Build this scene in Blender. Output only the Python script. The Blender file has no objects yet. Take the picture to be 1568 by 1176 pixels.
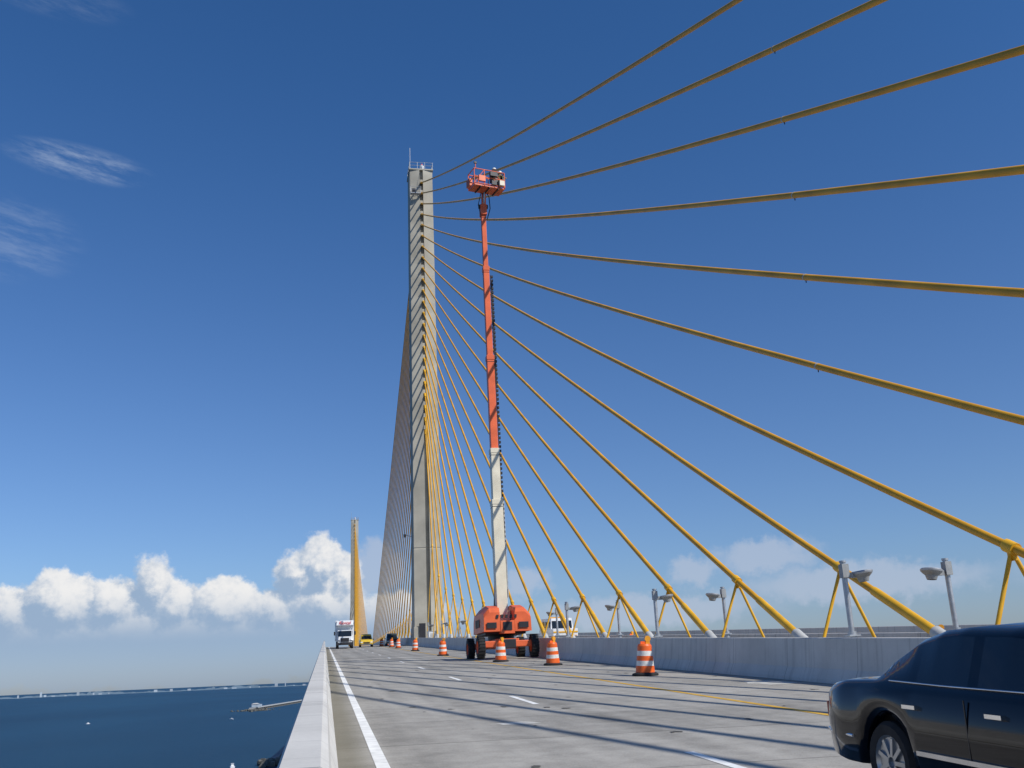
import bpy, math, random
import numpy as np
from mathutils import Vector, Matrix
random.seed(7)
scene=bpy.context.scene
rad=math.radians

# ------------------------------------------------------------ bridge profile
D1=144.0; D2=510.0; XM=14.4; G=0.04
def rz(y):
    if y<150: return G*y
    if y>504: return rz(654-y) if 654-y<150 else 0
    t=y-150
    return 6+G*t-G/(2*177)*t*t

# ------------------------------------------------------------ materials
def mat(name,col,rough=.6,metal=0,var=.12,scale=3.0,bump=0.0,bscale=40,spec=.4,col2=None,coat=0,detail=5,stretch=None):
    m=bpy.data.materials.new(name); m.use_nodes=True
    nt=m.node_tree; b=nt.nodes['Principled BSDF']
    b.inputs['Roughness'].default_value=rough; b.inputs['Metallic'].default_value=metal
    b.inputs['Specular IOR Level'].default_value=spec
    b.inputs['Coat Weight'].default_value=coat
    tc=nt.nodes.new('ShaderNodeTexCoord'); src=tc.outputs['Object']
    if stretch:
        mp=nt.nodes.new('ShaderNodeMapping'); mp.inputs['Scale'].default_value=stretch
        nt.links.new(src,mp.inputs['Vector']); src=mp.outputs['Vector']
    n=nt.nodes.new('ShaderNodeTexNoise'); n.inputs['Scale'].default_value=scale; n.inputs['Detail'].default_value=detail
    nt.links.new(src,n.inputs['Vector'])
    r=nt.nodes.new('ShaderNodeValToRGB')
    c1=[max(0,c*(1-var)) for c in col]+[1]
    c2=[min(1,c*(1+var)) for c in (col2 or col)]+[1]
    r.color_ramp.elements[0].position=.3; r.color_ramp.elements[1].position=.7
    r.color_ramp.elements[0].color=c1; r.color_ramp.elements[1].color=c2
    nt.links.new(n.outputs['Fac'],r.inputs['Fac']); nt.links.new(r.outputs['Color'],b.inputs['Base Color'])
    if bump>0:
        n2=nt.nodes.new('ShaderNodeTexNoise'); n2.inputs['Scale'].default_value=bscale; n2.inputs['Detail'].default_value=4
        nt.links.new(tc.outputs['Object'],n2.inputs['Vector'])
        bp=nt.nodes.new('ShaderNodeBump'); bp.inputs['Strength'].default_value=bump; bp.inputs['Distance'].default_value=.02
        nt.links.new(n2.outputs['Fac'],bp.inputs['Height']); nt.links.new(bp.outputs['Normal'],b.inputs['Normal'])
    return m

class NT:
    def __init__(s,nt): s.nt=nt
    def lk(s,a,i):
        if isinstance(a,(int,float)): i.default_value=a
        elif isinstance(a,(tuple,list)): i.default_value=tuple(a)
        else: s.nt.links.new(a,i)
    def m(s,op,a,b=None,c=None,clamp=False):
        n=s.nt.nodes.new('ShaderNodeMath'); n.operation=op; n.use_clamp=clamp
        s.lk(a,n.inputs[0])
        if b is not None: s.lk(b,n.inputs[1])
        if c is not None: s.lk(c,n.inputs[2])
        return n.outputs[0]
    def ss(s,x,lo,hi,a=0.,b=1.):
        n=s.nt.nodes.new('ShaderNodeMapRange'); n.interpolation_type='SMOOTHSTEP'
        s.lk(x,n.inputs[0]); s.lk(lo,n.inputs[1]); s.lk(hi,n.inputs[2]); s.lk(a,n.inputs[3]); s.lk(b,n.inputs[4])
        return n.outputs[0]
    def mix(s,f,a,b,bt='MIX'):
        n=s.nt.nodes.new('ShaderNodeMix'); n.data_type='RGBA'; n.blend_type=bt
        s.lk(f,n.inputs[0]); s.lk(a,n.inputs[6]); s.lk(b,n.inputs[7]); return n.outputs[2]
    def noise(s,vec,scale,detail=5,rough=.5):
        n=s.nt.nodes.new('ShaderNodeTexNoise'); s.lk(vec,n.inputs['Vector'])
        n.inputs['Scale'].default_value=scale; n.inputs['Detail'].default_value=detail; n.inputs['Roughness'].default_value=rough
        return n
    def comb(s,x,y,z):
        n=s.nt.nodes.new('ShaderNodeCombineXYZ'); s.lk(x,n.inputs[0]); s.lk(y,n.inputs[1]); s.lk(z,n.inputs[2]); return n.outputs[0]
    def sep(s,v):
        n=s.nt.nodes.new('ShaderNodeSeparateXYZ'); s.lk(v,n.inputs[0]); return n.outputs

# road concrete
def road_mat():
    m=bpy.data.materials.new('road_concrete'); m.use_nodes=True
    nt=m.node_tree; b=nt.nodes['Principled BSDF']; N=NT(nt)
    tc=nt.nodes.new('ShaderNodeTexCoord'); o=tc.outputs['Object']; x,y,z=N.sep(o)
    big=N.noise(o,.35,6,.6).outputs['Fac']
    trk=N.noise(N.comb(N.m('MULTIPLY',x,1.6),N.m('MULTIPLY',y,.05),0),1.0,4).outputs['Fac']
    fine=N.noise(o,45,3,.7).outputs['Fac']
    mid=N.noise(o,2.2,7,.7).outputs['Fac']
    v=N.m('ADD',N.m('MULTIPLY',N.m('SUBTRACT',big,.5),.26),.33)
    v=N.m('ADD',v,N.m('MULTIPLY',N.m('SUBTRACT',trk,.5),.24))
    v=N.m('ADD',v,N.m('MULTIPLY',N.m('SUBTRACT',fine,.5),.30))
    v=N.m('ADD',v,N.m('MULTIPLY',N.m('SUBTRACT',mid,.5),.30))
    # slab tone by segment
    seg=N.m('FLOOR',N.m('DIVIDE',y,3.65))
    wn=nt.nodes.new('ShaderNodeTexWhiteNoise'); wn.noise_dimensions='1D'; N.lk(seg,wn.inputs['W'])
    v=N.m('ADD',v,N.m('MULTIPLY',N.m('SUBTRACT',wn.outputs['Value'],.5),.06))
    # joints
    fr=N.m('FRACT',N.m('DIVIDE',y,3.65))
    j=N.m('LESS_THAN',fr,.012)
    # fine tining grooves
    tine=N.m('SINE',N.m('MULTIPLY',y,80))
    v=N.m('ADD',v,N.m('MULTIPLY',tine,.012))
    # tyre wear in wheel paths
    wp=N.m('SINE',N.m('MULTIPLY',N.m('SUBTRACT',x,.69),2*math.pi/1.83))
    v=N.m('SUBTRACT',v,N.m('MULTIPLY',N.ss(wp,.2,1),.03))
    v=N.m('MULTIPLY',v,N.m('SUBTRACT',1,N.m('MULTIPLY',j,.45)))
    # shoulder grime
    sh=N.ss(x,.3,.75,1.,0.)
    spots=N.ss(N.noise(o,1.1,8,.75).outputs['Fac'],.60,.72)
    v=N.m('MULTIPLY',v,N.m('SUBTRACT',1,N.m('MULTIPLY',spots,.38)))
    col=N.mix(1.0,N.comb(v,v,v),(1.0,.95,.85,1),'MULTIPLY')
    col=N.mix(N.m('MULTIPLY',sh,.7),col,(.15,.135,.09,1))
    nt.links.new(col,b.inputs['Base Color'])
    b.inputs['Roughness'].default_value=.85; b.inputs['Specular IOR Level'].default_value=.25
    bp=nt.nodes.new('ShaderNodeBump'); bp.inputs['Strength'].default_value=.35; bp.inputs['Distance'].default_value=.01
    nt.links.new(fine,bp.inputs['Height']); nt.links.new(bp.outputs['Normal'],b.inputs['Normal'])
    return m
def barrier_mat():
    m=bpy.data.materials.new('barrier_concrete'); m.use_nodes=True
    nt=m.node_tree; b=nt.nodes['Principled BSDF']; N=NT(nt)
    tc=nt.nodes.new('ShaderNodeTexCoord'); o=tc.outputs['Object']; x,y,z=N.sep(o)
    a=N.noise(o,.8,6,.6).outputs['Fac']; f=N.noise(o,30,4,.7).outputs['Fac']
    st=N.noise(N.comb(0,N.m('MULTIPLY',y,3.),N.m('MULTIPLY',z,.25)),1.5,5,.6).outputs['Fac']
    v=N.m('ADD',.57,N.m('MULTIPLY',N.m('SUBTRACT',a,.5),.28))
    v=N.m('ADD',v,N.m('MULTIPLY',N.m('SUBTRACT',f,.5),.14))
    v=N.m('SUBTRACT',v,N.m('MULTIPLY',N.ss(st,.5,.75),.16))
    fr=N.m('FRACT',N.m('DIVIDE',y,3.65)); j=N.m('LESS_THAN',fr,.006)
    v=N.m('MULTIPLY',v,N.m('SUBTRACT',1,N.m('MULTIPLY',j,.5)))
    col=N.mix(1.0,N.comb(v,v,v),(1,.975,.91,1),'MULTIPLY')
    nt.links.new(col,b.inputs['Base Color']); b.inputs['Roughness'].default_value=.85
    b.inputs['Specular IOR Level'].default_value=.2
    return m
def sea_mat():
    m=bpy.data.materials.new('sea_water'); m.use_nodes=True
    nt=m.node_tree; b=nt.nodes['Principled BSDF']; N=NT(nt)
    tc=nt.nodes.new('ShaderNodeTexCoord'); o=tc.outputs['Object']
    x,y,z=N.sep(o)
    n=N.noise(N.comb(N.m('MULTIPLY',x,.001),N.m('MULTIPLY',y,.0004),0),1.5,5,.6).outputs['Fac']
    col=N.mix(N.ss(n,.35,.65),(.007,.042,.085,1),(.012,.062,.118,1))
    nt.links.new(col,b.inputs['Base Color'])
    b.inputs['Roughness'].default_value=.5; b.inputs['Specular IOR Level'].default_value=.24
    w=N.noise(o,.12,6,.7).outputs['Fac']; w2=N.noise(o,.9,4,.7).outputs['Fac']
    h=N.m('ADD',w,N.m('MULTIPLY',w2,.3))
    bp=nt.nodes.new('ShaderNodeBump'); bp.inputs['Strength'].default_value=1; bp.inputs['Distance'].default_value=1.6
    nt.links.new(h,bp.inputs['Height']); nt.links.new(bp.outputs['Normal'],b.inputs['Normal'])
    return m

ROAD=road_mat(); BARR=barrier_mat(); SEA=sea_mat()
CONC=mat('tower_concrete',(.41,.385,.32),.85,var=.18,scale=.35,bump=.2,bscale=8,spec=.2,detail=8)
CONCD=mat('weathered_concrete',(.24,.23,.21),.9,var=.2,scale=1.2,spec=.2)
YEL=mat('cable_yellow',(.64,.315,.016),.5,var=.2,scale=.7,spec=.35)
YELS=mat('sleeve_yellow',(.71,.38,.02),.5,var=.14,scale=2)
GALV=mat('galvanised_steel',(.42,.44,.46),.45,.6,var=.15,scale=6)
GREYS=mat('grey_sleeve',(.45,.45,.43),.6,var=.15,scale=4)
LAMPG=mat('lamp_grey',(.30,.31,.31),.5,.2,var=.15,scale=6)
DARK=mat('dark_metal',(.03,.03,.035),.5,.2)
RUB=mat('rubber',(.02,.02,.021),.85,var=.3,scale=8)
BLK=mat('black_trim',(.012,.012,.014),.4)
WHP=mat('white_marking',(.78,.78,.75),.7,var=.18,scale=4,detail=8)
YEP=mat('yellow_marking',(.62,.36,.04),.7,var=.2,scale=4,detail=8)
ORB=mat('barrel_orange',(.78,.13,.02),.45,var=.14,scale=5)
WHB=mat('barrel_white',(.68,.67,.63),.4,var=.16,scale=8)
AMB=mat('amber_lens',(.7,.32,.03),.2,var=.1)
ORL=mat('lift_orange',(.74,.135,.045),.45,var=.14,scale=1.6,spec=.4)
CRM=mat('lift_cream',(.70,.64,.50),.5,var=.14,scale=1.2)
WHT=mat('white_paint',(.74,.75,.76),.35,var=.05,coat=.4)
GLS=mat('dark_glass',(.012,.015,.018),.04,var=.1,spec=.6)
CHR=mat('chrome',(.6,.6,.62),.18,1.0)
NAVY=mat('navy_car_paint',(.0012,.0018,.005),.15,0,var=.1,coat=.7,spec=.1)
NAVY.node_tree.nodes['Principled BSDF'].inputs['Coat IOR'].default_value=1.4
TAIL=mat('tail_lamp',(.25,.01,.01),.15)
SILV=mat('wheel_silver',(.4,.41,.42),.3,.8)
REDP=mat('red_paint',(.6,.02,.02),.5)
GRN=mat('hazed_shore_trees',(.15,.22,.29),.9,var=.12,scale=.002)  # bluish distance haze is mixed into the tree colour
BLD=mat('hazed_shore_buildings',(.32,.38,.44),.8,var=.3,scale=.004)  # building colour includes painted aerial haze, lowering contrast
ROCK=mat('rock',(.11,.11,.10),.9,var=.4,scale=.3)
SKIN=mat('skin',(.42,.22,.14),.6); SHIRT=mat('worker_shirt',(.20,.22,.10),.8,var=.2); PANT=mat('worker_trousers',(.06,.07,.11),.8)
VEST=mat('orange_vest',(.75,.2,.03),.7)
HAT=mat('hard_hat',(.75,.74,.68),.4)

# ------------------------------------------------------------ mesh builder
class MB:
    def __init__(s): s.v=[];s.f=[];s.mi=[];s.sm=[];s.mats=[]
    def mx(s,m):
        if m not in s.mats: s.mats.append(m)
        return s.mats.index(m)
    def add(s,vs,fs,m,smooth=False):
        o=len(s.v); s.v+= [tuple(v) for v in vs]
        for f in fs:
            s.f.append([i+o for i in f]); s.mi.append(s.mx(m)); s.sm.append(smooth)
    def box(s,c,d,m,rot=None,taper=(1,1)):
        c=Vector(c); vs=[]
        for z in (-.5,.5):
            for (x,y) in ((-.5,-.5),(.5,-.5),(.5,.5),(-.5,.5)):
                tx,ty=(taper if z>0 else (1,1))
                p=Vector((x*d[0]*tx,y*d[1]*ty,z*d[2]))
                if rot is not None: p=rot@p
                vs.append(c+p)
        s.add(vs,[(3,2,1,0),(4,5,6,7),(0,1,5,4),(1,2,6,5),(2,3,7,6),(3,0,4,7)],m)
    def cyl(s,p0,p1,r0,m,r1=None,n=12,cap=True,smooth=True):
        p0=Vector(p0);p1=Vector(p1); r1=r0 if r1 is None else r1
        d=(p1-p0).normalized(); a=Vector((0,0,1)) if abs(d.z)<.9 else Vector((1,0,0))
        u=d.cross(a).normalized(); w=d.cross(u)
        vs=[p0+(u*math.cos(2*math.pi*i/n)+w*math.sin(2*math.pi*i/n))*r0 for i in range(n)]
        vs+=[p1+(u*math.cos(2*math.pi*i/n)+w*math.sin(2*math.pi*i/n))*r1 for i in range(n)]
        s.add(vs,[(i,i+n,(i+1)%n+n,(i+1)%n) for i in range(n)],m,smooth)
        if cap:
            s.add(vs[:n],[list(range(n))],m); s.add(vs[n:],[list(range(n))[::-1]],m)
    def tube(s,pts,r,m,n=8,cap=True):
        pts=[Vector(p) for p in pts]; vs=[]
        for i,p in enumerate(pts):
            d=(pts[min(i+1,len(pts)-1)]-pts[max(i-1,0)]).normalized()
            a=Vector((0,0,1)) if abs(d.z)<.95 else Vector((1,0,0))
            if abs(d.x)<.3: a=Vector((1,0,0))
            u=d.cross(a).normalized(); w=d.cross(u)
            rr=r[i] if isinstance(r,(list,tuple)) else r
            vs+=[p+(u*math.cos(2*math.pi*k/n)+w*math.sin(2*math.pi*k/n))*rr for k in range(n)]
        fs=[]
        for i in range(len(pts)-1):
            for k in range(n):
                fs.append((i*n+k,(i+1)*n+k,(i+1)*n+(k+1)%n,i*n+(k+1)%n))
        s.add(vs,fs,m,True)
        if cap:
            s.add(vs[:n],[list(range(n))],m); s.add(vs[-n:],[list(range(n))[::-1]],m)
    def lathe(s,prof,c,mats,n=20,smooth=True,tilt=None):
        c=Vector(c)
        for i in range(len(prof)-1):
            (r0,z0),(r1,z1)=prof[i],prof[i+1]; vs=[]
            for (r,z) in ((r0,z0),(r1,z1)):
                for k in range(n):
                    p=Vector((r*math.cos(2*math.pi*k/n),r*math.sin(2*math.pi*k/n),z))
                    if tilt is not None: p=tilt@p
                    vs.append(c+p)
            mm=mats[i] if isinstance(mats,list) else mats
            s.add(vs,[(k,(k+1)%n,(k+1)%n+n,k+n) for k in range(n)],mm,smooth)
    def strip(s,prof,ys,m,x0=0,zf=rz,smooth=False,caps=True):
        """extrude (x,z) profile along the bridge following the deck profile"""
        vs=[];n=len(prof)
        for y in ys:
            for (x,z) in prof: vs.append((x+x0,y,zf(y)+z))
        fs=[]
        for i in range(len(ys)-1):
            for k in range(n-1):
                fs.append((i*n+k,i*n+k+1,(i+1)*n+k+1,(i+1)*n+k))
        s.add(vs,fs,m,smooth)
    def obj(s,name,bevel=0,loc=None,rot=None,parent=None):
        me=bpy.data.meshes.new(name); me.from_pydata(s.v,[],s.f)
        for m in s.mats: me.materials.append(m)
        me.polygons.foreach_set('material_index',s.mi); me.polygons.foreach_set('use_smooth',s.sm)
        me.update(); ob=bpy.data.objects.new(name,me); scene.collection.objects.link(ob)
        if loc is not None: ob.location=loc
        if rot is not None: ob.rotation_euler=rot
        if bevel>0:
            b=ob.modifiers.new('bevel','BEVEL'); b.width=bevel; b.segments=2; b.limit_method='ANGLE'; b.angle_limit=rad(40)
        if parent: ob.parent=parent
        return ob

YS=[-80+3.65*i for i in range(int((1100+80)/3.65))]
# ------------------------------------------------------------ road sheets
b=MB(); b.strip([(.1,0),(12.4,0)],YS,ROAD); b.obj('road')
b=MB(); b.strip([(16.4,0),(28.7,0)],YS,ROAD); b.obj('opposite_road')
# markings
def mark(b,x,w,y0,y1,m,dz=.005):
    ys=[y0]+[y for y in YS if y0<y<y1]+[y1]
    b.strip([(x-w/2,dz),(x+w/2,dz)],ys,m)
b=MB()
mark(b,.69,.16,-80,1090,WHP); mark(b,8.06,.15,-80,1090,YEP)
y=-73.4
while y<700:
    mark(b,4.36,.13,y-1.5,y+1.5,WHP); mark(b,24.1,.13,y-1.5,y+1.5,WHP); y+=12
mark(b,20.5,.15,-80,1090,YEP); mark(b,28.0,.15,-80,1090,WHP)
b.obj('road_markings')
# concrete patches on the shoulder
b=MB()
PATCH=mat('patch_pale',(.50,.49,.45),.8,var=.3,scale=3,detail=8)
for (px,py,pw,pl) in ((11.1,24.5,1.1,2.2),(3.2,17,.7,.5)):
    vs=[];n=14
    for i in range(n):
        a=2*math.pi*i/n; r=1+random.uniform(-.25,.25)
        yy=py+pl/2*r*math.sin(a); vs.append((px+pw/2*r*math.cos(a),yy,rz(yy)+.004))
    b.add(vs,[list(range(n))],PATCH)
b.obj('road_patch')
b=MB()
STAIN=mat('dark_stain',(.10,.095,.085),.8,var=.3,scale=6)
for i in range(70):
    px=random.uniform(1.2,11.6); py=random.uniform(8,60); vs=[];n=11; sc=random.uniform(.015,.06)
    for k in range(n):
        a=2*math.pi*k/n; r=sc*(1+random.uniform(-.65,.65))
        yy=py+r*2.2*math.sin(a); vs.append((px+r*1.5*math.cos(a),yy,rz(yy)+.008))
    b.add(vs,[list(range(n))],STAIN)
b.obj('road_stains')

# barriers -------------------------------------------------
OUT=[(-.30,-1.2),(-.30,-.25),(-.17,-.2),(-.165,1.05),(-.15,1.07),(-.01,1.07),(.02,1.05),(.07,.35),(.16,.12),(.165,-.1)]
b=MB(); b.strip(OUT,YS,BARR); b.obj('concrete_barrier')
MED=[(12.05,-.05),(12.08,.08),(12.2,.33),(12.28,1.05),(12.3,1.07),(12.52,1.07),(12.54,1.05),(12.6,.3),(12.8,-.05)]
b=MB(); b.strip(MED,YS,BARR); b.obj('concrete_barrier')
b=MB(); b.strip([(28.8-x,z) for (x,z) in MED][::-1],YS,BARR); b.obj('concrete_barrier')
b=MB(); b.strip([(28.8-x,z) for (x,z) in OUT][::-1],YS,BARR); b.obj('concrete_barrier')
# girder
b=MB(); b.strip([(12.4,.02),(16.4,.02)],YS,CONCD)
b.strip([(-.3,-.25),(-.3,-.55),(6,-1.2),(9.5,-4.4),(19.3,-4.4),(22.8,-1.2),(29.1,-.55),(29.1,-.25),(-.3,-.25)],YS,CONCD)
for yy in list(range(-70,100,41))+list(range(560,1100,41)):
    b.box((XM,yy,(rz(yy)-4.4-53)/2),(7,3,(rz(yy)-4.4+53)),CONCD)
b.obj('bridge_deck')

# ------------------------------------------------------------ towers
NC=23
def ztow(k): return 37.0+ (77.8-37.0)*k/(NC-1)
def tower(name,Y):
    b=MB(); zb=rz(Y); ztop=80.0
    def sec(w,d,z,g=.28):
        pr=.18
        p=[(-w/2,-d/2+.12),(-g,-d/2-pr+.05),(-g,-d/2+.45),(g,-d/2+.45),(g,-d/2-pr+.05),(w/2,-d/2+.12)]
        q=[(-x,-y) for x,y in p]
        return [(XM+x,Y+y,z) for x,y in p+q]
    levels=[(-54,5.0,7.5),(zb-4,5,7),(zb-.1,4.3,5.4),(zb+2.4,4.3,5.4),(zb+2.45,4.05,4.9),(zb+13.3,4.0,4.7),(zb+13.35,3.92,4.6),(zb+13.5,3.92,4.6),(zb+13.55,3.98,4.7),(30,3.9,4.6),(ztop,3.65,4.1)]
    S=[sec(w,d,z) for z,w,d in levels]; n=12
    vs=[v for s_ in S for v in s_]
    fs=[(i*n+k,i*n+(k+1)%n,(i+1)*n+(k+1)%n,(i+1)*n+k) for i in range(len(S)-1) for k in range(n)]
    fs.append([ (len(S)-1)*n+k for k in range(n)])
    b.add(vs,fs,CONC)
    # collar at cable sleeves
    for k in range(NC):
        z=ztow(k)
        for sg in (-1,1):
            b.box((XM,Y+sg*1.95,z+.15),(.5,.4,.6),CONC)
    # cap, railing, mast
    b.box((XM,Y,ztop+.1),(3.9,4.4,.2),CONC)
    for (x,y) in [(sx*1.85,sy*t) for sx in (-1,1) for sy in (-1,1) for t in (2.1,.7)]+[(x,sy*2.1) for x in (-.6,.6) for sy in (-1,1)]:
        b.cyl((XM+x,Y+y,ztop+.2),(XM+x,Y+y,ztop+1.4),.04,GALV,n=6)
    for h in (.8,1.35):
        for sx in (-1,1): b.cyl((XM+sx*1.85,Y-2.1,ztop+h),(XM+sx*1.85,Y+2.1,ztop+h),.035,GALV,n=6)
        for sy in (-1,1): b.cyl((XM-1.85,Y+sy*2.1,ztop+h),(XM+1.85,Y+sy*2.1,ztop+h),.035,GALV,n=6)
    b.cyl((XM-1.75,Y-1.9,ztop),(XM-1.75,Y-1.9,ztop+4.0),.05,GALV,n=6)
    b.cyl((XM+1.6,Y+1.9,ztop),(XM+1.6,Y+1.9,ztop+2.3),.04,GALV,n=6)
    b.lathe([(.3,0),(.3,.3),(.38,.35),(.38,.9),(.2,1.1),(0,1.12)],(XM+.2,Y-1.3,ztop+.2),WHT,n=12)
    b.cyl((XM+.2,Y-1.3,ztop+1.3),(XM+.2,Y-1.3,ztop+1.5),.15,REDP,n=8)
    # service door at base
    b.box((XM-1.0,Y-2.75,zb+1.9),(.9,.1,2.0),DARK)
    # camera arm on the left side
    b.cyl((XM-2,Y-1,zb+15.2),(XM-3.2,Y-1,zb+15.6),.05,GALV,n=6)
    b.box((XM-3.2,Y-1.1,zb+15.4),(.35,.5,.4),DARK)
    b.cyl((XM-3.2,Y-1,zb+15.2),(XM-3.2,Y-1,zb+16.6),.03,DARK,n=6)
    return b.obj(name)
tower('bridge_tower',D1); tower('bridge_tower',D2)
# maintenance cradle hanging near the top of the near tower
b=MB()
b.box((XM-1.0,D1-2.9,75.3),(1.6,.7,.08),GALV)
for hx in (-.8,.8):
    for hy in (-.35,.35): b.cyl((XM-1.0+hx,D1-2.9+hy,75.3),(XM-1.0+hx,D1-2.9+hy,76.4),.03,GALV,n=6)
    b.cyl((XM-1.0+hx,D1-2.9,76.4),(XM-1.0+hx,D1-2.1,80.2),.015,DARK,n=5)
for hh in (75.9,76.4):
    for hy in (-.35,.35): b.cyl((XM-1.8,D1-2.9+hy,hh),(XM-.2,D1-2.9+hy,hh),.03,GALV,n=6)
b.box((XM-1.3,D1-2.9,75.75),(.5,.4,.8),DARK)
b.obj('maintenance_cradle')

# ------------------------------------------------------------ cables
def cable_pts(k,Y,sg,n=22):
    L=13.0+7.3*k; yb=Y+sg*L; zb=rz(yb)+.9
    zt=ztow(k); yt=Y+sg*1.9
    s=1.60*(L/173.)**(.45 if L>100 else 1.0)*(1.0 if L>100 else 1.32)
    P=[]
    for i in range(n+1):
        t=i/n; P.append(Vector((XM,yb+(yt-yb)*t,zb+(zt-zb)*t-4*s*t*(1-t))))
    return P
def at_y(P,y):
    for a,c in zip(P[:-1],P[1:]):
        if min(a.y,c.y)<=y<=max(a.y,c.y):
            t=(y-a.y)/(c.y-a.y); return a.lerp(c,t),(c-a).normalized()
    return P[0],(P[1]-P[0]).normalized()
b=MB(); br=MB()
for Y in (D1,D2):
    for sg in (-1,1):
        for k in range(NC):
            P=cable_pts(k,Y,sg)
            d=(P[1]-P[0]).normalized()
            b.tube(P,.10,YEL,n=10)
            # deck sleeve
            b.cyl(P[0]-d*1.6,P[0]+d*.55,.17,GREYS,n=12)
            b.cyl(P[0]+d*.55,P[0]+d*3.2,.125,YELS,n=12)
            b.cyl(P[0]+d*3.2,P[0]+d*3.3,.122,YELS,n=12)
            # tower sleeve
            e=(P[-1]-P[-2]).normalized()
            b.cyl(P[-1]-e*1.1,P[-1]+e*.5,.17,YELS,n=12)
            # brace
            J,_=at_y(P,P[0].y-sg*4.6)
            if abs(P[0].y-Y)>12:
                zr=rz(J.y)+.55
                for sx in (-.95,.95):
                    br.cyl((XM+sx*1.0,J.y,zr),(J.x,J.y,J.z-.05),.05,YELS,n=8)
                br.cyl(J-d*.16,J+d*.16,.145,YELS,n=12)
                br.box((J.x,J.y,J.z-.17),(.08,.22,.22),YELS)
            if sg==-1 and Y==D1 and k>=17 :
                C,dd=at_y(P,25.8)
                b.cyl(C-dd*.03,C+dd*.03,.108,GREYS,n=12); b.cyl(C,C-Vector((0,0,.18)),.016,DARK,n=6)
b.obj('bridge_stay_cables'); br.obj('cable_damper_braces')

# ------------------------------------------------------------ median floodlight poles
def pole(x,y,sg):
    b=MB(); z=rz(y)
    H=2.95
    b.cyl((x,y,z),(x,y,z+H),.07,GALV,n=10)
    b.cyl((x,y,z+.9),(x,y,z+1.2),.11,GALV,n=10)
    b.box((x,y,z+1.1),(.3,.3,.04),GALV)
    b.cyl((x,y,z+H-.05),(x,y,z+H),.09,GALV,n=10)
    b.box((x,y-.02,z+H-.26),(.18,.2,.34),LAMPG)
    b.cyl((x,y,z+H-.35),(x+sg*.5,y,z+H-.42),.035,GALV,n=8)
    # floodlight : shallow lid over a short drum
    T=Matrix.Rotation(sg*rad(-7),3,'Y')
    b.lathe([(0,-.17),(.12,-.16),(.16,-.05),(.22,.0),(.27,.05),(.28,.09),(.25,.12),(.0,.13)],(x+sg*.48,y-.05,z+H-.38),[DARK,LAMPG,LAMPG,LAMPG,GALV,GALV,GALV],n=18,tilt=T)
    b.box((x+sg*.22,y,z+H-.37),(.2,.16,.13),LAMPG)
    b.obj('floodlight_pole')
y=23.3
while y<140:
    pole(12.95,y,1); pole(15.85,y,-1); y+=15.0

# ------------------------------------------------------------ barrels
def barrel(x,y,tilt=0,light=True,name='traffic_barrel'):
    b=MB(); T=Matrix.Rotation(tilt,3,'Y')
    prof=[(.0,.05),(.30,.05),(.30,.1),(.285,.3),(.275,.3),(.27,.45),(.26,.45),(.255,.6),(.245,.6),(.24,.75),(.23,.75),(.225,.9),(.19,.96),(0,.97)]
    ms=[ORB,ORB,ORB,WHB,WHB,ORB,ORB,WHB,WHB,ORB,ORB,ORB,ORB]
    b.lathe(prof,(0,0,0),ms,n=24,tilt=T)
    b.lathe([(0,.0),(.40,.0),(.42,.03),(.40,.07),(.3,.1),(.29,.12)],(0,0,0),RUB,n=20)
    b.box(T@Vector((0,0,1.0)),(.26,.05,.08),ORB,rot=T)
    if light:
        b.cyl(T@Vector((.1,0,.96)),T@Vector((.1,0,1.04)),.04,RUB,n=8)
        b.cyl(T@Vector((.1,-.05,1.12)),T@Vector((.1,.05,1.12)),.095,AMB,n=14)
        b.box(T@Vector((.1,0,1.0)),(.14,.09,.07),AMB,rot=T)
    b.obj(name,loc=(x,y,rz(y)+.003),rot=(rad(2.2),0,random.uniform(-.6,.6)))
for i,(x,y) in enumerate([(9.9,30.8),(9.75,43.2),(8.85,51.3),(8.1,70.5),(8.4,96),(8.5,120),(8.7,135),(8.2,150),(9.4,158),(20.4,31),(20.4,66),(20.6,90)]):
    barrel(x,y,(rad(2) if i==0 else rad(-2.5)) if i<2 else 0)

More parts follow.
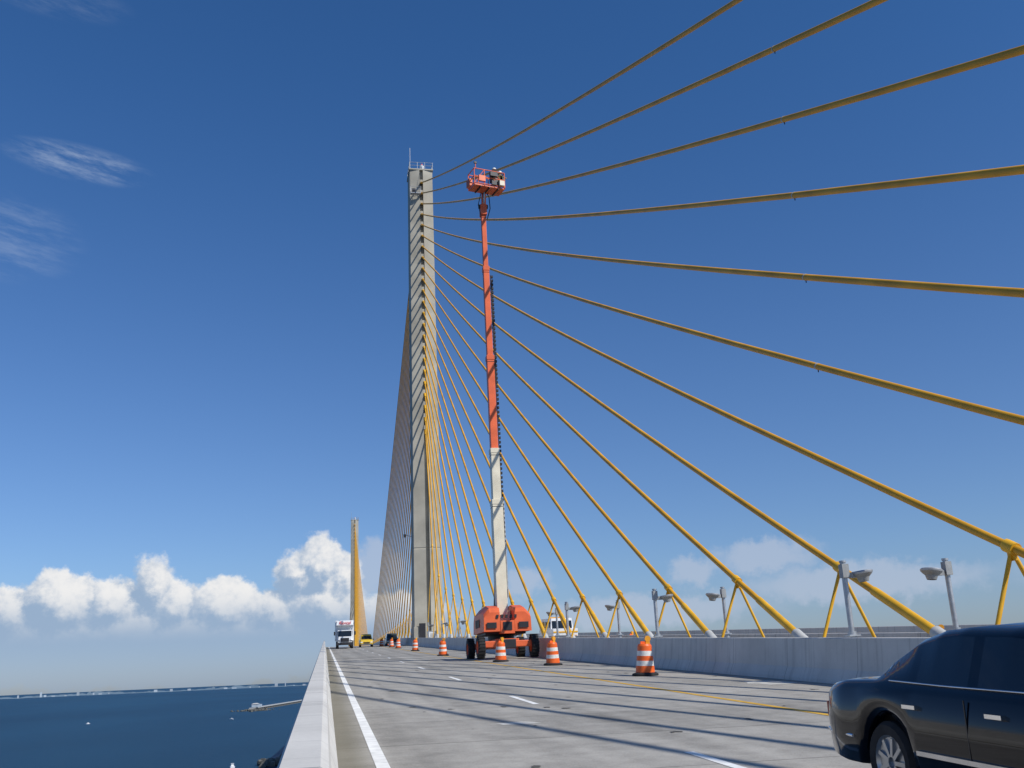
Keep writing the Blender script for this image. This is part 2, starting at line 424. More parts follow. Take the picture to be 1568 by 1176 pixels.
# ------------------------------------------------------------ boom lift
def boom_lift(x,y):
    Z=rz(y); root=bpy.data.objects.new('boom_lift',None); scene.collection.objects.link(root); root.location=(x,y,Z)
    b=MB()
    # chassis
    b.box((0,0,.82),(1.3,4.3,.42),ORL); b.box((0,-2.0,.75),(2.7,.42,.34),ORL); b.box((0,2.0,.75),(2.7,.42,.34),ORL)
    b.box((0,-2.24,.75),(.9,.08,.5),DARK)
    b.cyl((0,0,1.03),(0,0,1.28),.75,DARK,n=24)
    b.obj('chassis',bevel=.04,parent=root)
    b=MB()
    for sx in (-1,1):
        for sy in (-1,1):
            cx=sx*1.5; cy=sy*2.0
            b.lathe([(0,-.1),(.3,-.1),(.34,-.19),(.52,-.2),(.60,-.14),(.61,0),(.60,.14),(.52,.2),(.34,.19),(.3,.1),(0,.1)],(cx,cy,.61),[ORL,ORL,RUB,RUB,RUB,RUB,RUB,RUB,ORL,ORL],n=28,tilt=Matrix.Rotation(rad(90),3,'Y'))
            for i in range(22):
                a=2*math.pi*i/22
                b.box((cx,cy+.61*math.cos(a),.61+.61*math.sin(a)),(.38,.05,.045),RUB,rot=Matrix.Rotation(a-math.pi/2,3,'X'))
    b.obj('wheels',parent=root)
    # turntable: tail towards the viewer
    b=MB()
    b.box((0,0,1.4),(2.3,3.2,.22),DARK)
    for sx in (-1,1):
        vs=[]
        for (yy,h) in ((-2.3,1.0),(-2.1,1.25),(-1.0,1.45),(1.4,1.35),(1.7,.9)):
            for (xx,f) in ((.42,1),(1.0,1.0),(1.32,.72)):
                vs.append((sx*xx,yy,1.45+ (h*f)))
            vs.append((sx*1.34,yy,1.42)); vs.append((sx*.42,yy,1.42))
        n=5; fs=[]
        for i in range(4):
            for k in range(n):
                q=(i*n+k,i*n+(k+1)%n,(i+1)*n+(k+1)%n,(i+1)*n+k); fs.append(q if sx>0 else q[::-1])
        fs.append(list(range(n))); fs.append([20+k for k in range(n)][::-1])
        b.add(vs,fs,ORL)
        b.box((sx*.9,-2.36,1.75),(.55,.03,.32),DARK)
        for j in range(3):
            b.box((sx*1.36,-.6+j*.55,1.95),(.02,.35,.45),DARK)
    b.box((0,-1.95,1.65),(.8,.7,.7),ORL); b.box((0,-2.32,1.7),(.5,.03,.45),DARK)
    # block lettering strokes on tail
    for i,dx in enumerate((-.62,-.35,-.1,.14,.4)):
        b.box((dx+.05,-2.34,2.22),(.14,.02,.2),DARK,rot=Matrix.Rotation(rad(12),3,'Y'))
    b.obj('turntable',bevel=.05,parent=root)
    # boom sections
    P0=Vector((-.08,-1.0,2.35)); P1=Vector((-.2,-.4,27.8)); ax=(P1-P0).normalized(); Lb=(P1-P0).length
    vx=Vector((1,0,0)); vx=(vx-ax*vx.dot(ax)).normalized(); vy=ax.cross(vx)
    q=Matrix((vx,vy,ax)).transposed()
    b=MB()
    secs=[(0,6.6,.62,.74,CRM),(6.6,9.7,.50,.62,CRM),(9.7,15.6,.43,.52,ORL),(15.6,21.6,.36,.44,ORL),(21.6,Lb,.29,.36,ORL)]
    for (s0,s1,w,d,m) in secs:
        c=P0+ax*((s0+s1)/2); b.box(c,(w,d,s1-s0+.02),m,rot=q)
        b.box(P0+ax*(s1-.12),(w+.05,d+.05,.3),m,rot=q)
        b.box(P0+ax*(s1-.4),(w+.03,d+.03,.04),DARK,rot=q)
    # pads, boxes on base section
    for t in (1.2,3.2,5.3):
        b.box(P0+ax*t+q@Vector((.33,-.1,0)),(.06,.3,.5),DARK,rot=q)
    b.obj('telescopic_boom',bevel=.02,parent=root)
    b=MB()
    # cable tracks
    for (a0,a1,off) in ((4.2,21.2,.36),(14.0,20.5,.30)):
        t=a0
        while t<a1:
            b.box(P0+ax*t+q@Vector((off,-.05,0)),(.11,.2,.13),DARK,rot=q); t+=.27
    b.cyl(P0+ax*1+q@Vector((.4,-.1,0)),P0+ax*6.6+q@Vector((.4,-.1,0)),.05,GALV,n=8)
    b.cyl(P0+ax*4+q@Vector((.27,-.25,0)),P0+ax*21+q@Vector((.24,-.2,0)),.03,DARK,n=6)
    # lift cylinders
    for sx in (-.12,.12):
        b.cyl((sx-.05,.9,1.7),P0+ax*3.0+Vector((sx,.4,0)),.11,DARK,n=10)
        b.cyl(P0+ax*2.0+Vector((sx,.55,0)),P0+ax*5.0+Vector((sx,.3,0)),.07,CHR,n=10)
    b.box((-.08,-1.0,2.3),(.85,.5,.6),CRM)
    b.obj('hoses_and_cylinders',parent=root)
    # jib + platform
    b=MB()
    tip=P1
    b.box(tip+Vector((0,-.05,.15)),(.42,.5,.7),ORL)
    b.cyl(tip+Vector((-.3,-.1,.4)),tip+Vector((.3,-.1,.4)),.14,DARK,n=12)
    b.box(tip+Vector((.02,-.25,.85)),(.26,.34,1.2),ORL,rot=Matrix.Rotation(rad(14),3,'X'))
    b.cyl(tip+Vector((.02,-.2,.4)),tip+Vector((.02,-.75,1.2)),.06,CHR,n=8)
    b.box(tip+Vector((.05,-.55,1.4)),(.5,.4,.4),DARK)
    b.tube([tip+Vector((.2,-.2,-.6)),tip+Vector((.42,-.3,.2)),tip+Vector((.34,-.5,.9)),tip+Vector((.1,-.6,1.3))],.035,DARK,n=6)
    b.tube([tip+Vector((-.18,-.2,-.3)),tip+Vector((-.36,-.35,.4)),tip+Vector((-.2,-.6,1.1))],.03,DARK,n=6)
    b.obj('jib',bevel=.02,parent=root)
    b=MB(); C=tip+Vector((.12,-1.0,1.15))
    w,d,h=1.05,.5,1.12
    R=Matrix.Rotation(rad(14),3,'Z')
    def pt(a,c_,e): return C+R@Vector((a,c_,e))
    b.box(C+Vector((0,0,0)),(2*w,2*d,.07),ORL,rot=R)
    for t in (-.6,0,.6): b.box(pt(t,0,-.06),(.08,2*d,.08),DARK,rot=R)
    for hh in (.12,.6,h):
        cs=[pt(-w,-d,hh),pt(w,-d,hh),pt(w,d,hh),pt(-w,d,hh)]
        for i in range(4): b.cyl(cs[i],cs[(i+1)%4],.034,ORL,n=6)
    for xx in (-w,-w/3,w/3,w):
        for yy in (-d,d): b.cyl(pt(xx,yy,0),pt(xx,yy,h),.034,ORL,n=6)
    b.cyl(pt(-w,-d,.1),pt(-w/3,-d,h),.025,ORL,n=6); b.cyl(pt(w,-d,.1),pt(w/3,-d,h),.025,ORL,n=6)
    b.box(pt(-.55,-d-.06,.45),(.45,.12,.4),ORL,rot=R); b.box(pt(.25,-d-.08,.85),(.5,.2,.3),DARK,rot=R)
    b.box(pt(-w-.1,.1,.3),(.22,.5,.5),ORL,rot=R); b.box(pt(.8,-d-.1,.3),(.34,.18,.34),CRM,rot=R)
    b.box(pt(.3,-d-.05,.28),(.35,.1,.3),DARK,rot=R); b.box(pt(.62,.15,.95),(.5,.35,.5),DARK,rot=R)
    b.box(pt(w+.1,.0,.9),(.2,.4,.35),DARK,rot=R); b.cyl(pt(.9,.2,.6),pt(1.05,.3,1.55),.06,YELS,n=8)
    b.cyl(pt(-w+.1,-d,h),pt(-w+.1,-d,h+.35),.03,ORL,n=6); b.box(pt(-w+.1,-d,h+.4),(.18,.1,.14),DARK,rot=R)
    b.obj('platform',bevel=.01,parent=root)
    return root,Vector((x,y,Z))+C,R
lift,PC,PR=boom_lift(9.95,57.3)

# ------------------------------------------------------------ people
def person(name,loc,rotz,joints,edges,shirt,hat=HAT):
    me=bpy.data.meshes.new(name+'_sk'); names=list(joints)
    me.from_pydata([joints[n][0] for n in names],[(names.index(a),names.index(c)) for a,c in edges],[])
    ob=bpy.data.objects.new(name+'_tmp',me); scene.collection.objects.link(ob)
    sk=ob.modifiers.new('s','SKIN'); 
    for i,n in enumerate(names):
        r=joints[n][1]; v=me.skin_vertices[0].data[i]; v.radius=(r,r*(joints[n][2] if len(joints[n])>2 else 1)); v.use_root=(n=='pelvis')
    sb=ob.modifiers.new('u','SUBSURF'); sb.levels=1; sb.render_levels=1
    dg=bpy.context.evaluated_depsgraph_get(); dg.update()
    m2=bpy.data.meshes.new_from_object(ob.evaluated_get(dg)); bpy.data.objects.remove(ob)
    m2.name=name
    for m in (shirt,PANT,SKIN,hat,RUB): m2.materials.append(m)
    hz=Vector(joints['head'][0]); hl=Vector(joints['lhand'][0]); hr=Vector(joints['rhand'][0])
    zw=joints['pelvis'][0][2]
    for p in m2.polygons:
        c=p.center; p.use_smooth=True
        p.material_index=1 if c.z<zw else 0
        if c.z<.1: p.material_index=4
        if (c-hl).length<.12 or (c-hr).length<.12 or c.z>hz.z-.16: p.material_index=2
    o=bpy.data.objects.new(name,m2); scene.collection.objects.link(o); o.location=loc; o.rotation_euler=(0,0,rotz)
    b=MB(); b.lathe([(.17,0),(.135,.02),(.13,.07),(.09,.13),(0,.155)],hz+Vector((0,0,.05)),hat,n=14)
    b.obj('hard_hat',parent=o)
    b=MB(); b.cyl(hz+Vector((0,-.09,-.01)),hz+Vector((0,-.125,-.03)),.015,SKIN,n=6); b.obj('nose',parent=o)
J={'pelvis':((0,0,.95),.15,.75),'chest':((0,-.06,1.25),.17,.7),'neck':((0,-.12,1.48),.06),'head':((0,-.15,1.63),.095),
 'lsh':((-.19,-.08,1.42),.07),'lel':((-.28,-.28,1.25),.05),'lhand':((-.2,-.52,1.3),.04),
 'rsh':((.19,-.08,1.42),.07),'rel':((.32,-.25,1.3),.05),'rhand':((.35,-.48,1.45),.04),
 'lk':((-.11,-.04,.5),.075),'la':((-.12,.02,.1),.05),'lt':((-.13,-.14,.04),.05),
 'rk':((.11,-.04,.5),.075),'ra':((.12,.02,.1),.05),'rt':((.13,-.14,.04),.05),'lhip':((-.1,0,.88),.1),'rhip':((.1,0,.88),.1)}
E=[('pelvis','chest'),('chest','neck'),('neck','head'),('chest','lsh'),('lsh','lel'),('lel','lhand'),('chest','rsh'),('rsh','rel'),('rel','rhand'),
 ('pelvis','lhip'),('lhip','lk'),('lk','la'),('la','lt'),('pelvis','rhip'),('rhip','rk'),('rk','ra'),('ra','rt')]
# crouching variant: lower the torso and bend the knees
Jc={k:((v[0][0],v[0][1]-(.12 if v[0][2]>.8 else 0),v[0][2]-.3 if v[0][2]>.8 else v[0][2]),)+v[1:] for k,v in J.items()}
Jc['lk']=((-.16,-.34,.48),.075); Jc['rk']=((.16,-.34,.46),.075)
person('construction_worker',PC+PR@Vector((.30,0,.04)),rad(60),Jc,E,SHIRT)
person('construction_worker',PC+PR@Vector((.75,.05,.04)),rad(110),Jc,E,SHIRT)

# ------------------------------------------------------------ cars
def car(name,x,yrear,paint,L=5.4,W=1.95,wb=2.98,rw=1.22,wr=.33,belt=None,roof=None,side=((1.62,2.3),(2.42,3.3)),wmin=.86,detail=True,tumble=.74,face=1,lights=None):
    belt=belt or ([0,.06,.18,.5,1.1,2,3.6,4.6,5.15,5.34,5.4],[.70,.82,.90,.945,.97,.955,.95,.90,.82,.72,.6])
    roof=roof or ([1.0,1.2,1.5,1.8,2.1,2.7,3.0,3.3,3.75],[0,.17,.34,.42,.445,.44,.41,.29,0])
    st=sorted(set([round(v,3) for v in list(np.arange(0,L,.06))+[L,.03]]))
    ra=wr+.06; n=10; V=[]
    for s in st:
        e=max(0,(.55-s)/.55,(s-(L-.6))/.6); w=W/2*(1-.17*e**2.2)
        zb=.27+.06*e
        for sw in (rw,rw+wb):
            if abs(s-sw)<ra: zb=max(zb,wr+math.sqrt(ra*ra-(s-sw)**2))
        bl=float(np.interp(s,*belt)); rf=float(np.interp(s,*roof,left=0,right=0)); 
        g=min(1,rf/.40); zb=min(zb,bl-.08)
        tw=w*(tumble+ (1-g)*.08)
        row=[(w*.90,zb),(w*.975,zb+.01),(w*.995,zb+(bl-zb)*.3),(w,zb+(bl-zb)*.55),(w*.975,bl-.07*(bl/1.)),(w*.93,bl-.012),
             (w*.895,bl+.012),(tw+.02,bl+.012+max(.006,rf-.075*g)),(tw-.07,bl+.02+max(.01,rf-.02*g)),(0,bl+.035+rf)]
        full=row+[(-a,c) for a,c in row[:-1]][::-1]
        for (a,c) in full: V.append((a,s,c))
    b=MB(); m=19; fb=[];fg=[];ft=[]
    for i in range(len(st)-1):
        sm=(st[i]+st[i+1])/2
        r0=float(np.interp(st[i],*roof,left=0,right=0)); r1=float(np.interp(st[i+1],*roof,left=0,right=0))
        for k in range(m-1):
            f=(i*m+k,(i+1)*m+k,(i+1)*m+k+1,i*m+k+1)
            kk=k if k<9 else 17-k
            if kk==6 and any(a<=sm<=c for a,c in side): fg.append(f)
            elif kk==8 and abs(r1-r0)>.012*(1) and max(r0,r1)>.03 and min(r0,r1)<.40: fg.append(f)
            else: fb.append(f)
    b.add(V,fb,paint,True)
    o=len(b.v)-len(V)
    for f in fg: b.f.append([i+o for i in f]); b.mi.append(b.mx(GLS)); b.sm.append(True)
    b.f.append([o+k for k in range(m)]); b.mi.append(b.mx(paint)); b.sm.append(False)
    b.f.append([o+(len(st)-1)*m+k for k in range(m)][::-1]); b.mi.append(b.mx(paint)); b.sm.append(False)
    # dark underbody
    b.box((0,L/2,.42),(W*.74,L*.94,.3),BLK)
    for sw in (rw,rw+wb): b.box((0,sw,.55),(W*.80,ra*2.1,.3),BLK)
    T=Matrix.Rotation(rad(90),3,'Y')
    for sw in (rw,rw+wb):
        for sx in (-1,1):
            c=(sx*(W/2-.13),sw,wr)
            b.lathe([(0,-.06),(.2,-.07),(.22,-.1),(wr-.03,-.11),(wr,-.07),(wr,.07),(wr-.03,.11),(.22,.1),(.2,.07),(0,.06)],c,[SILV,SILV,RUB,RUB,RUB,RUB,RUB,SILV,SILV],n=26,tilt=T)
            if detail:
                for q in range(9):
                    a=2*math.pi*q/9
                    b.box((c[0]+sx*.075,c[1]+.12*math.cos(a),c[2]+.12*math.sin(a)),(.03,.035,.15),SILV,rot=Matrix.Rotation(a+math.pi/2,3,'X'))
    if detail:
        for sx in (-1,1):
            for hs in (1.66,2.70):
                b.box((sx*(W/2-.003),hs,.80),(.045,.18,.03),CHR)
            # body side moulding + window trim
            b.box((sx*(W/2+.006),2.75,.46),(.025,2.1,.035),CHR)
            for s0,s1 in zip(np.arange(1.25,3.6,.12),np.arange(1.37,3.7,.12)):
                za=float(np.interp(s0,*belt)); zc=float(np.interp(s1,*belt))
                b.cyl((sx*(W/2*.905),s0,za+.016),(sx*(W/2*.905),s1,zc+.016),.008,CHR,n=5,cap=False)
            b.box((sx*(W/2*.66),.0,.68),(.34,.03,.13),TAIL)
            b.box((sx*(W/2+.08),3.62,1.0),(.2,.12,.15),paint)
            for dl in (2.36,3.42): b.box((sx*(W/2-.004),dl,.66),(.008,.010,.46),BLK)
            b.cyl((sx*(W/2*.93),.22,.50),(sx*(W/2*.998),.72,.50),.018,CHR,n=6)
            b.cyl((sx*(W/2*.93),.22,.50),(sx*(W/2*.84),.0,.50),.018,CHR,n=6)
        b.box((0,.0,.50),(W*.8,.05,.045),CHR); b.box((0,-.02,.60),(.4,.02,.14),WHT)
    else:
        for sx in (-1,1):
            b.box((sx*W*.36,L-.02,.68),(.3,.06,.14),WHT); b.box((sx*W*.42,.0,.75),(.16,.06,.2),TAIL)
            b.box((sx*(W/2+.1),L*.66,1.05),(.2,.12,.16),paint)
        b.box((0,L+.01,.6),(W*.45,.05,.2),DARK); b.box((0,L+.03,.4),(W*.8,.05,.12),CHR)
    ob=b.obj(name)
    yf=yrear; 
    # heading: front toward -Y
    sl=math.atan(G) if yrear<200 else 0
    ob.location=(x,yrear,rz(yrear)+.003)
    ob.rotation_euler=(-sl if face>0 else sl,0,math.pi if face>0 else 0)
    return ob
car('sedan_car',5.56,9.2,NAVY)
YCAR=mat('yellow_car_paint',(.62,.42,.03),.35,coat=.5); DKSUV=mat('dark_green_paint',(.03,.045,.04),.3,coat=.5)
suvb=([0,.05,.15,4.0,4.7,4.9],[.8,1.05,1.1,1.08,1.0,.7]); suvr=([.0,.1,.3,2.6,3.0,3.5],[0,.3,.68,.70,.6,0])
car('pickup_truck',5.9,152,YCAR,L=5.0,W=1.95,wb=2.9,rw=1.0,wr=.38,belt=([0,.05,.15,4.0,4.8,5.0],[.8,1.05,1.1,1.08,1.0,.7]),roof=([1.6,1.7,1.9,2.9,3.2,3.6],[0,.4,.68,.70,.6,0]),side=((1.95,2.9),),detail=False)
car('suv_car',9.9,156,DKSUV,L=4.9,W=1.9,wb=2.8,rw=1.0,wr=.38,belt=suvb,roof=suvr,side=((.4,1.5),(1.6,2.9)),detail=False)
car('suv_car',11.0,172,WHT,L=4.9,W=1.9,wb=2.8,rw=1.0,wr=.38,belt=suvb,roof=suvr,side=((.4,1.5),(1.6,2.9)),detail=False)

# white van on opposite roadway, with roof bar
def van(x,y):
    b=MB()
    b.box((0,0,1.0),(2.0,5.2,1.1),WHT); b.box((0,.5,1.9),(1.9,4.0,.95),WHT,taper=(.88,.92))
    b.box((0,-1.42,1.88),(1.62,.06,.6),GLS,rot=Matrix.Rotation(rad(-12),3,'X'))
    for sx in (-1,1):
        for yy in (-.6,.6,1.7): b.box((sx*.93,yy,1.88),(.06,.9,.5),GLS)
        for yy in (-1.7,1.7): b.lathe([(0,-.1),(.36,-.12),(.36,.12),(0,.1)],(sx*.88,yy,.38),[SILV,RUB,SILV],n=18,tilt=Matrix.Rotation(rad(90),3,'Y'))
        b.box((sx*.75,-2.62,.95),(.3,.05,.2),AMB)
    b.box((0,.3,2.42),(1.2,.3,.14),AMB); b.box((0,-2.63,.9),(1.0,.05,.3),DARK); b.box((0,-2.62,1.3),(1.98,.04,.12),YELS)
    b.obj('white_van',bevel=.05,loc=(x,y,rz(y)),rot=(rad(2.3),0,0))
van(18.6,80)

# box truck
def truck(x,y):
    root=bpy.data.objects.new('box_truck',None); scene.collection.objects.link(root); root.location=(x,y,rz(y))
    b=MB()
    b.box((0,4.6,2.35),(2.5,6.4,2.7),WHT)                     # cargo box
    b.box((0,1.0,3.35),(2.3,1.2,.6),WHT,taper=(.9,.7))          # cab-over fairing
    b.obj('cargo_box',bevel=.05,parent=root)
    b=MB()
    b.box((0,.55,1.75),(2.1,1.5,1.35),WHT,taper=(.88,.8)); b.box((0,-.75,1.2),(1.9,1.4,.75),WHT,taper=(.86,.92))
    b.box((0,-.23,1.95),(1.78,.05,.75),GLS,rot=Matrix.Rotation(rad(-14),3,'X'))
    b.box((0,-1.47,1.15),(1.1,.06,.5),DARK); b.box((0,-1.55,.62),(2.2,.2,.3),DARK)
    for sx in (-1,1):
        b.box((sx*.78,-1.46,1.05),(.3,.05,.22),CHR); b.box((sx*1.0,.5,2.0),(.05,.7,.55),GLS)
        b.box((sx*1.35,-.1,2.0),(.2,.1,.5),DARK)
        for yy in (-.6,5.6): b.lathe([(0,-.14),(.2,-.14),(.46,-.15),(.48,0),(.46,.15),(.2,.14),(0,.14)],(sx*.95,yy,.48),[SILV,RUB,RUB,RUB,RUB,SILV],n=20,tilt=Matrix.Rotation(rad(90),3,'Y'))
    b.box((0,3.5,.8),(1.0,8.5,.3),DARK)
    b.obj('cab',bevel=.04,parent=root)
    cu=bpy.data.curves.new('lettering','FONT'); cu.body='Rental'; cu.size=.62; cu.align_x='CENTER'; cu.extrude=.01; cu.shear=.2
    t=bpy.data.objects.new('lettering',cu); scene.collection.objects.link(t); cu.materials.append(REDP)
    t.location=(0,.36,3.18); t.rotation_euler=(rad(78),0,0); t.parent=root
    root.rotation_euler=(rad(2.3),0,0)
truck(2.62,138)

# equipment cabinet near tower
b=MB(); b.box((0,0,.9),(1.2,.8,1.8),WHT); b.box((0,-.42,.9),(.5,.03,1.4),GREYS); b.box((0,0,1.83),(1.3,.9,.06),GREYS)
b.obj('equipment_cabinet',bevel=.02,loc=(13.8,132,rz(132)))

# ------------------------------------------------------------ water, shore, pier, boats
SL=-53.0
b=MB(); b.add([(-90000,-30000,SL),(90000,-30000,SL),(90000,90000,SL),(-90000,90000,SL)],[(0,1,2,3)],SEA); b.obj('water')
b=MB(); r=15000.
a=-40.
while a<60:
    w=random.uniform(.12,.6); h=random.uniform(12,34)*(1.0+.35*math.sin(a*.9)); rr=r+random.uniform(-300,900)
    a0,a1=rad(a),rad(a+w*1.3)
    pts=[(rr*math.sin(a0),rr*math.cos(a0),SL),(rr*math.sin(a1),rr*math.cos(a1),SL)]
    for q_ in range(6,-1,-1):
        aa=a0+(a1-a0)*q_/6; hh=h*(.55+.45*math.sin(math.pi*q_/6))*random.uniform(.9,1.1)
        pts.append((rr*math.sin(aa),rr*math.cos(aa),SL+hh))
    b.add(pts,[tuple(range(len(pts)))],GRN)
    a+=w
a=-40.
while a<60:
    d=random.random(); cl=.5+.5*math.sin(a*1.9)*math.cos(a*.7+1)
    if d<.10+.5*cl:
        h=random.choice([14,18,24,30,40,64])*random.uniform(.7,1.1)*(0.6+.6*cl); w=random.uniform(12,45); rr=r-500
        b.box((rr*math.sin(rad(a)),rr*math.cos(rad(a)),SL+h/2+4),(w,30,h),BLD,rot=Matrix.Rotation(-rad(a),3,'Z'))
    a+=random.uniform(.08,.5)
b.obj('distant_shoreline')
# fishing pier
b=MB(); A=Vector((-150,2240,SL+5)); B=Vector((-30,3150,SL+6)); d=(B-A).normalized(); L=(B-A).length
q=Matrix.Rotation(-math.atan2(d.x,d.y),3,'Z')
b.box((A+B)/2,(11,L,1.6),GREYS,rot=q)
for i in range(int(L/22)):
    p=A+d*(i*22); b.box((p.x,p.y,SL+2),(9,2,5),CONCD,rot=q)
for i in range(90):
    s_=random.uniform(1.5,6); p=A+Vector((random.gauss(8,16),random.gauss(0,34),0))
    b.box((p.x,p.y,SL+.8),(s_,s_,s_*.7),ROCK,rot=Matrix.Rotation(random.random()*3,3,'Z')@Matrix.Rotation(random.random(),3,'X'))
b.box(A+Vector((6,25,5)),(12,22,6),BLD,rot=q); b.box(A+Vector((6,25,9)),(14,24,2),GREYS,rot=q,taper=(.3,.8)); b.box(A+Vector((10,80,4)),(10,16,5),BLD,rot=q)
b.obj('fishing_pier')
def boat(x,y,s=1.):
    b=MB()
    ws=[(-4,1.3),(-2,1.4),(1,1.3),(3,.8),(4.3,.05)]; vs=[]
    for yy,w in ws: vs+=[(-w,yy,1.1+.05*yy),(-w*.7,yy,0),(w*.7,yy,0),(w,yy,1.1+.05*yy)]
    fs=[]
    for i in range(4):
        for k in range(4): fs.append((i*4+k,i*4+(k+1)%4,(i+1)*4+(k+1)%4,(i+1)*4+k))
    fs.append((0,1,2,3)); b.add(vs,fs,WHT); b.box((0,-.3,1.7),(1.6,2.6,1.2),WHT,taper=(.8,.7)); b.box((0,.9,1.8),(1.3,.1,.6),GLS); b.box((0,-.5,2.6),(1.9,2.4,.1),WHT)
    b.v=[(v[0]*s,v[1]*s,v[2]*s) for v in b.v]
    b.obj('motor_boat',loc=(x,y,SL),rot=(0,0,random.uniform(-1.5,1.5)))
boat(-61,737,1.2); boat(-400,1890,1.0); boat(-150,1760,.9)
b=MB()
for i in range(60):
    s_=random.uniform(1.2,4.5); b.box((-35+random.gauss(0,5),742+random.gauss(0,9),SL+random.uniform(0,3)),(s_,s_,s_),ROCK,rot=Matrix.Rotation(random.random()*3,3,'Z')@Matrix.Rotation(random.random(),3,'X'))
b.obj('rock_dolphin')

# ------------------------------------------------------------ world sky with clouds
SUN=Vector((.80,-.80,1.0)).normalized(); sel=math.asin(SUN.z); saz=math.atan2(SUN.x,SUN.y)
w=bpy.data.worlds.new('World'); scene.world=w; w.use_nodes=True; nt=w.node_tree; N=NT(nt)
try: w.cycles.sampling_method='MANUAL'; w.cycles.sample_map_resolution=256
except Exception: pass
bg=nt.nodes['Background']; bg.inputs['Strength'].default_value=.1
sky=nt.nodes.new('ShaderNodeTexSky'); sky.sky_type='NISHITA'; sky.sun_disc=False
sky.sun_elevation=sel; sky.sun_rotation=saz; sky.altitude=10; sky.air_density=1.0; sky.dust_density=.5; sky.ozone_density=3.0
tc=nt.nodes.new('ShaderNodeTexCoord'); X,Yv,Zv=N.sep(tc.outputs['Generated'])
az=N.m('MULTIPLY',N.m('ARCTAN2',X,Yv),57.2958); el=N.m('MULTIPLY',N.m('ARCSINE',Zv),57.2958)
tlow=N.mix(N.ss(el,0.,7.),(.62,.72,1.02,1),(.64,.79,1.06,1))
tint=N.mix(N.ss(el,3.,38.),tlow,(.37,.73,1.10,1))
base=N.mix(1.0,sky.outputs[0],tint,'MULTIPLY')
pv=N.comb(az,el,0)
def warp(scale,det,ro,off):
    n=N.noise(pv,scale,det,ro); n.inputs['Distortion'].default_value=0
    r_,g_,b_=N.sep(n.outputs['Color']); return r_,g_
w1=warp(.6,6,.64,0)
def field(azs,els,amp,E_):
    a=N.m('ADD',azs,N.m('MULTIPLY',N.m('SUBTRACT',w1[0],.5),amp)); e=N.m('ADD',els,N.m('MULTIPLY',N.m('SUBTRACT',w1[1],.5),amp))
    out=None
    for (a0,e0,ra,re) in E_:
        da=N.m('MULTIPLY',N.m('SUBTRACT',a,a0),1/ra); de=N.m('MULTIPLY',N.m('SUBTRACT',e,e0),1/re)
        d=N.m('SUBTRACT',1.0,N.m('SQRT',N.m('ADD',N.m('MULTIPLY',da,da),N.m('MULTIPLY',de,de))))
        d=N.m('MULTIPLY',d,min(ra,re))
        out=d if out is None else N.m('SMOOTH_MAX',out,d,.15)
    return out
EL=[(-18.5,3.6,2.4,2.1),(-16.3,3.8,1.7,1.8),(-13.7,4.3,2.2,2.1),(-11.2,4.1,1.8,1.8),(-9.2,5.4,1.3,1.8),(-8,4.2,1.7,1.9),(-5.4,4.0,2.8,1.9),(-2.8,3.7,1.9,1.8),
    (-1.6,5.9,1.3,1.6),(-.3,6.2,1.6,2.0),(1.0,5.4,1.4,1.8),(.2,3.8,2.6,2.5),(-8,2.2,14,2.5),(3,2.4,6,2.4)]
f0=field(az,el,2.3,EL); f1=field(N.m('ADD',az,.35),N.m('ADD',el,.75),2.3,EL)
ER=[(24.9,5.6,3.6,1.2),(21,5.0,2.0,1.1),(30,4.0,8,1.3),(11.3,4.9,1.8,1.0),(2.9,6.2,1.6,1.9),(18,3.0,9,1.2),(50,4,14,2),(-35,4,9,2.2),(-65,4,14,2.5)]
g0=field(az,el,2.8,ER)
aL=N.m('MULTIPLY',N.ss(f0,-.03,.42),N.ss(el,.0,3.2,.35,.97))
lit=N.m('ADD',N.m('MULTIPLY',N.m('SUBTRACT',f0,f1),1.0),.20)
fine=N.noise(pv,1.5,5,.62).outputs['Fac']
lit=N.m('ADD',lit,N.m('MULTIPLY',N.m('SUBTRACT',fine,.5),1.7))
lit=N.m('MULTIPLY',N.ss(lit,-.2,1.15),N.ss(el,2.2,5.2,.0,1.0))
ccol=N.mix(lit,(3.1,4.25,5.9,1),(8.8,8.7,8.6,1))
aR=N.m('MULTIPLY',N.ss(g0,.0,.7),.66)
c=N.mix(aR,base,(4.6,5.3,6.6,1))
c=N.mix(aL,c,ccol)
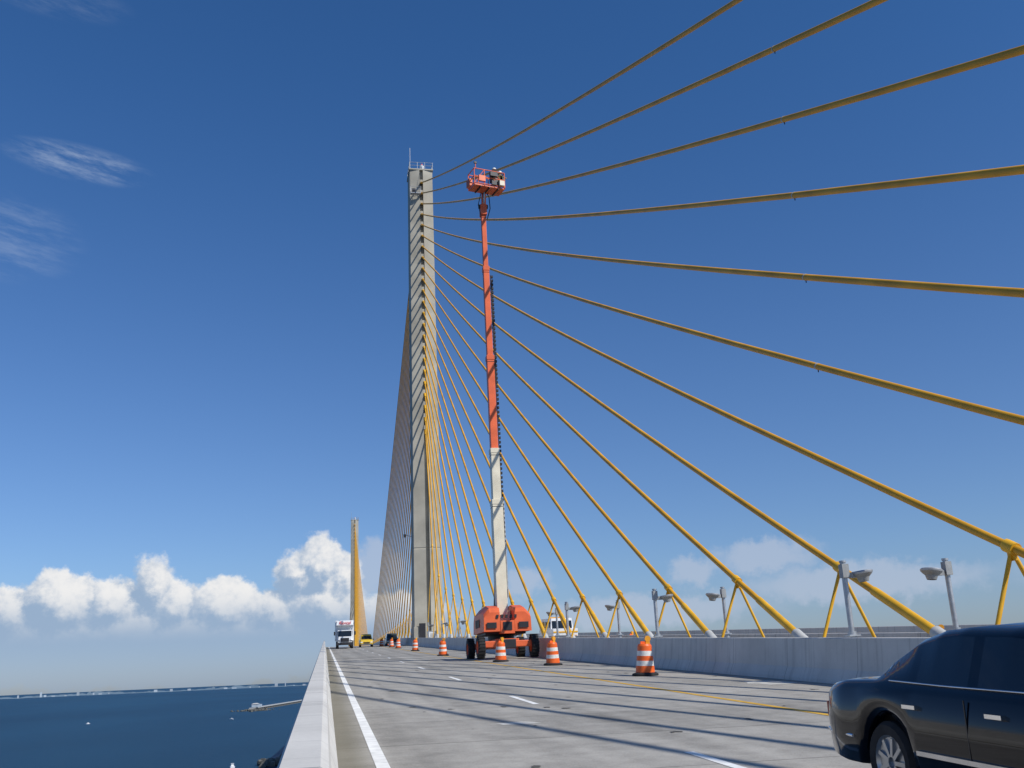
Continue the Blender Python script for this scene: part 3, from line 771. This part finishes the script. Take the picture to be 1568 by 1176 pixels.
# cirrus wisps
ci=N.noise(N.comb(N.m('MULTIPLY',az,.30),N.m('ADD',N.m('MULTIPLY',el,1.5),N.m('MULTIPLY',az,.22)),3.3),1.0,6,.68).outputs['Fac']
def blob(a0,e0,ra,re,tilt):
    da=N.m('SUBTRACT',az,a0); de=N.m('ADD',N.m('SUBTRACT',el,e0),N.m('MULTIPLY',da,tilt))
    da=N.m('DIVIDE',da,ra); de=N.m('DIVIDE',de,re)
    return N.ss(N.m('ADD',N.m('MULTIPLY',da,da),N.m('MULTIPLY',de,de)),0.,1.,1.,0.)
cm=N.m('ADD',N.m('MULTIPLY',blob(-14.8,27.6,4.6,1.1,.05),.36),N.m('MULTIPLY',blob(-18.5,23.2,5,2.6,.0),.17))
cm=N.m('ADD',cm,N.m('MULTIPLY',blob(-17,35.5,5,1.2,.0),.10))
ca=N.m('MULTIPLY',cm,N.ss(ci,.36,.75),None,True)
c=N.mix(ca,c,(6.3,7.2,8.4,1))
nt.links.new(c,bg.inputs['Color'])

sd=bpy.data.lights.new('sun','SUN'); sd.energy=4.4; sd.angle=rad(.53); sd.color=(1,.95,.87)
so=bpy.data.objects.new('sun',sd); scene.collection.objects.link(so); so.rotation_euler=(-SUN).to_track_quat('-Z','Y').to_euler()

# ------------------------------------------------------------ camera
a=rad(11.1); p=rad(16.4); r=rad(2.5)
F=Vector((math.sin(a)*math.cos(p),math.cos(a)*math.cos(p),math.sin(p))); R0=Vector((math.cos(a),-math.sin(a),0)); U0=R0.cross(F)
Ri=math.cos(r)*R0-math.sin(r)*U0; Ui=math.sin(r)*R0+math.cos(r)*U0
M=Matrix((Ri,Ui,-F)).transposed().to_4x4(); M.translation=Vector((0,0,1.5))
cd=bpy.data.cameras.new('camera'); cd.sensor_width=36; cd.lens=34.44; cd.clip_start=.1; cd.clip_end=200000
co=bpy.data.objects.new('camera',cd); scene.collection.objects.link(co); co.matrix_world=M; scene.camera=co
scene.view_settings.view_transform='Standard'; scene.view_settings.look='None'; scene.view_settings.exposure=0
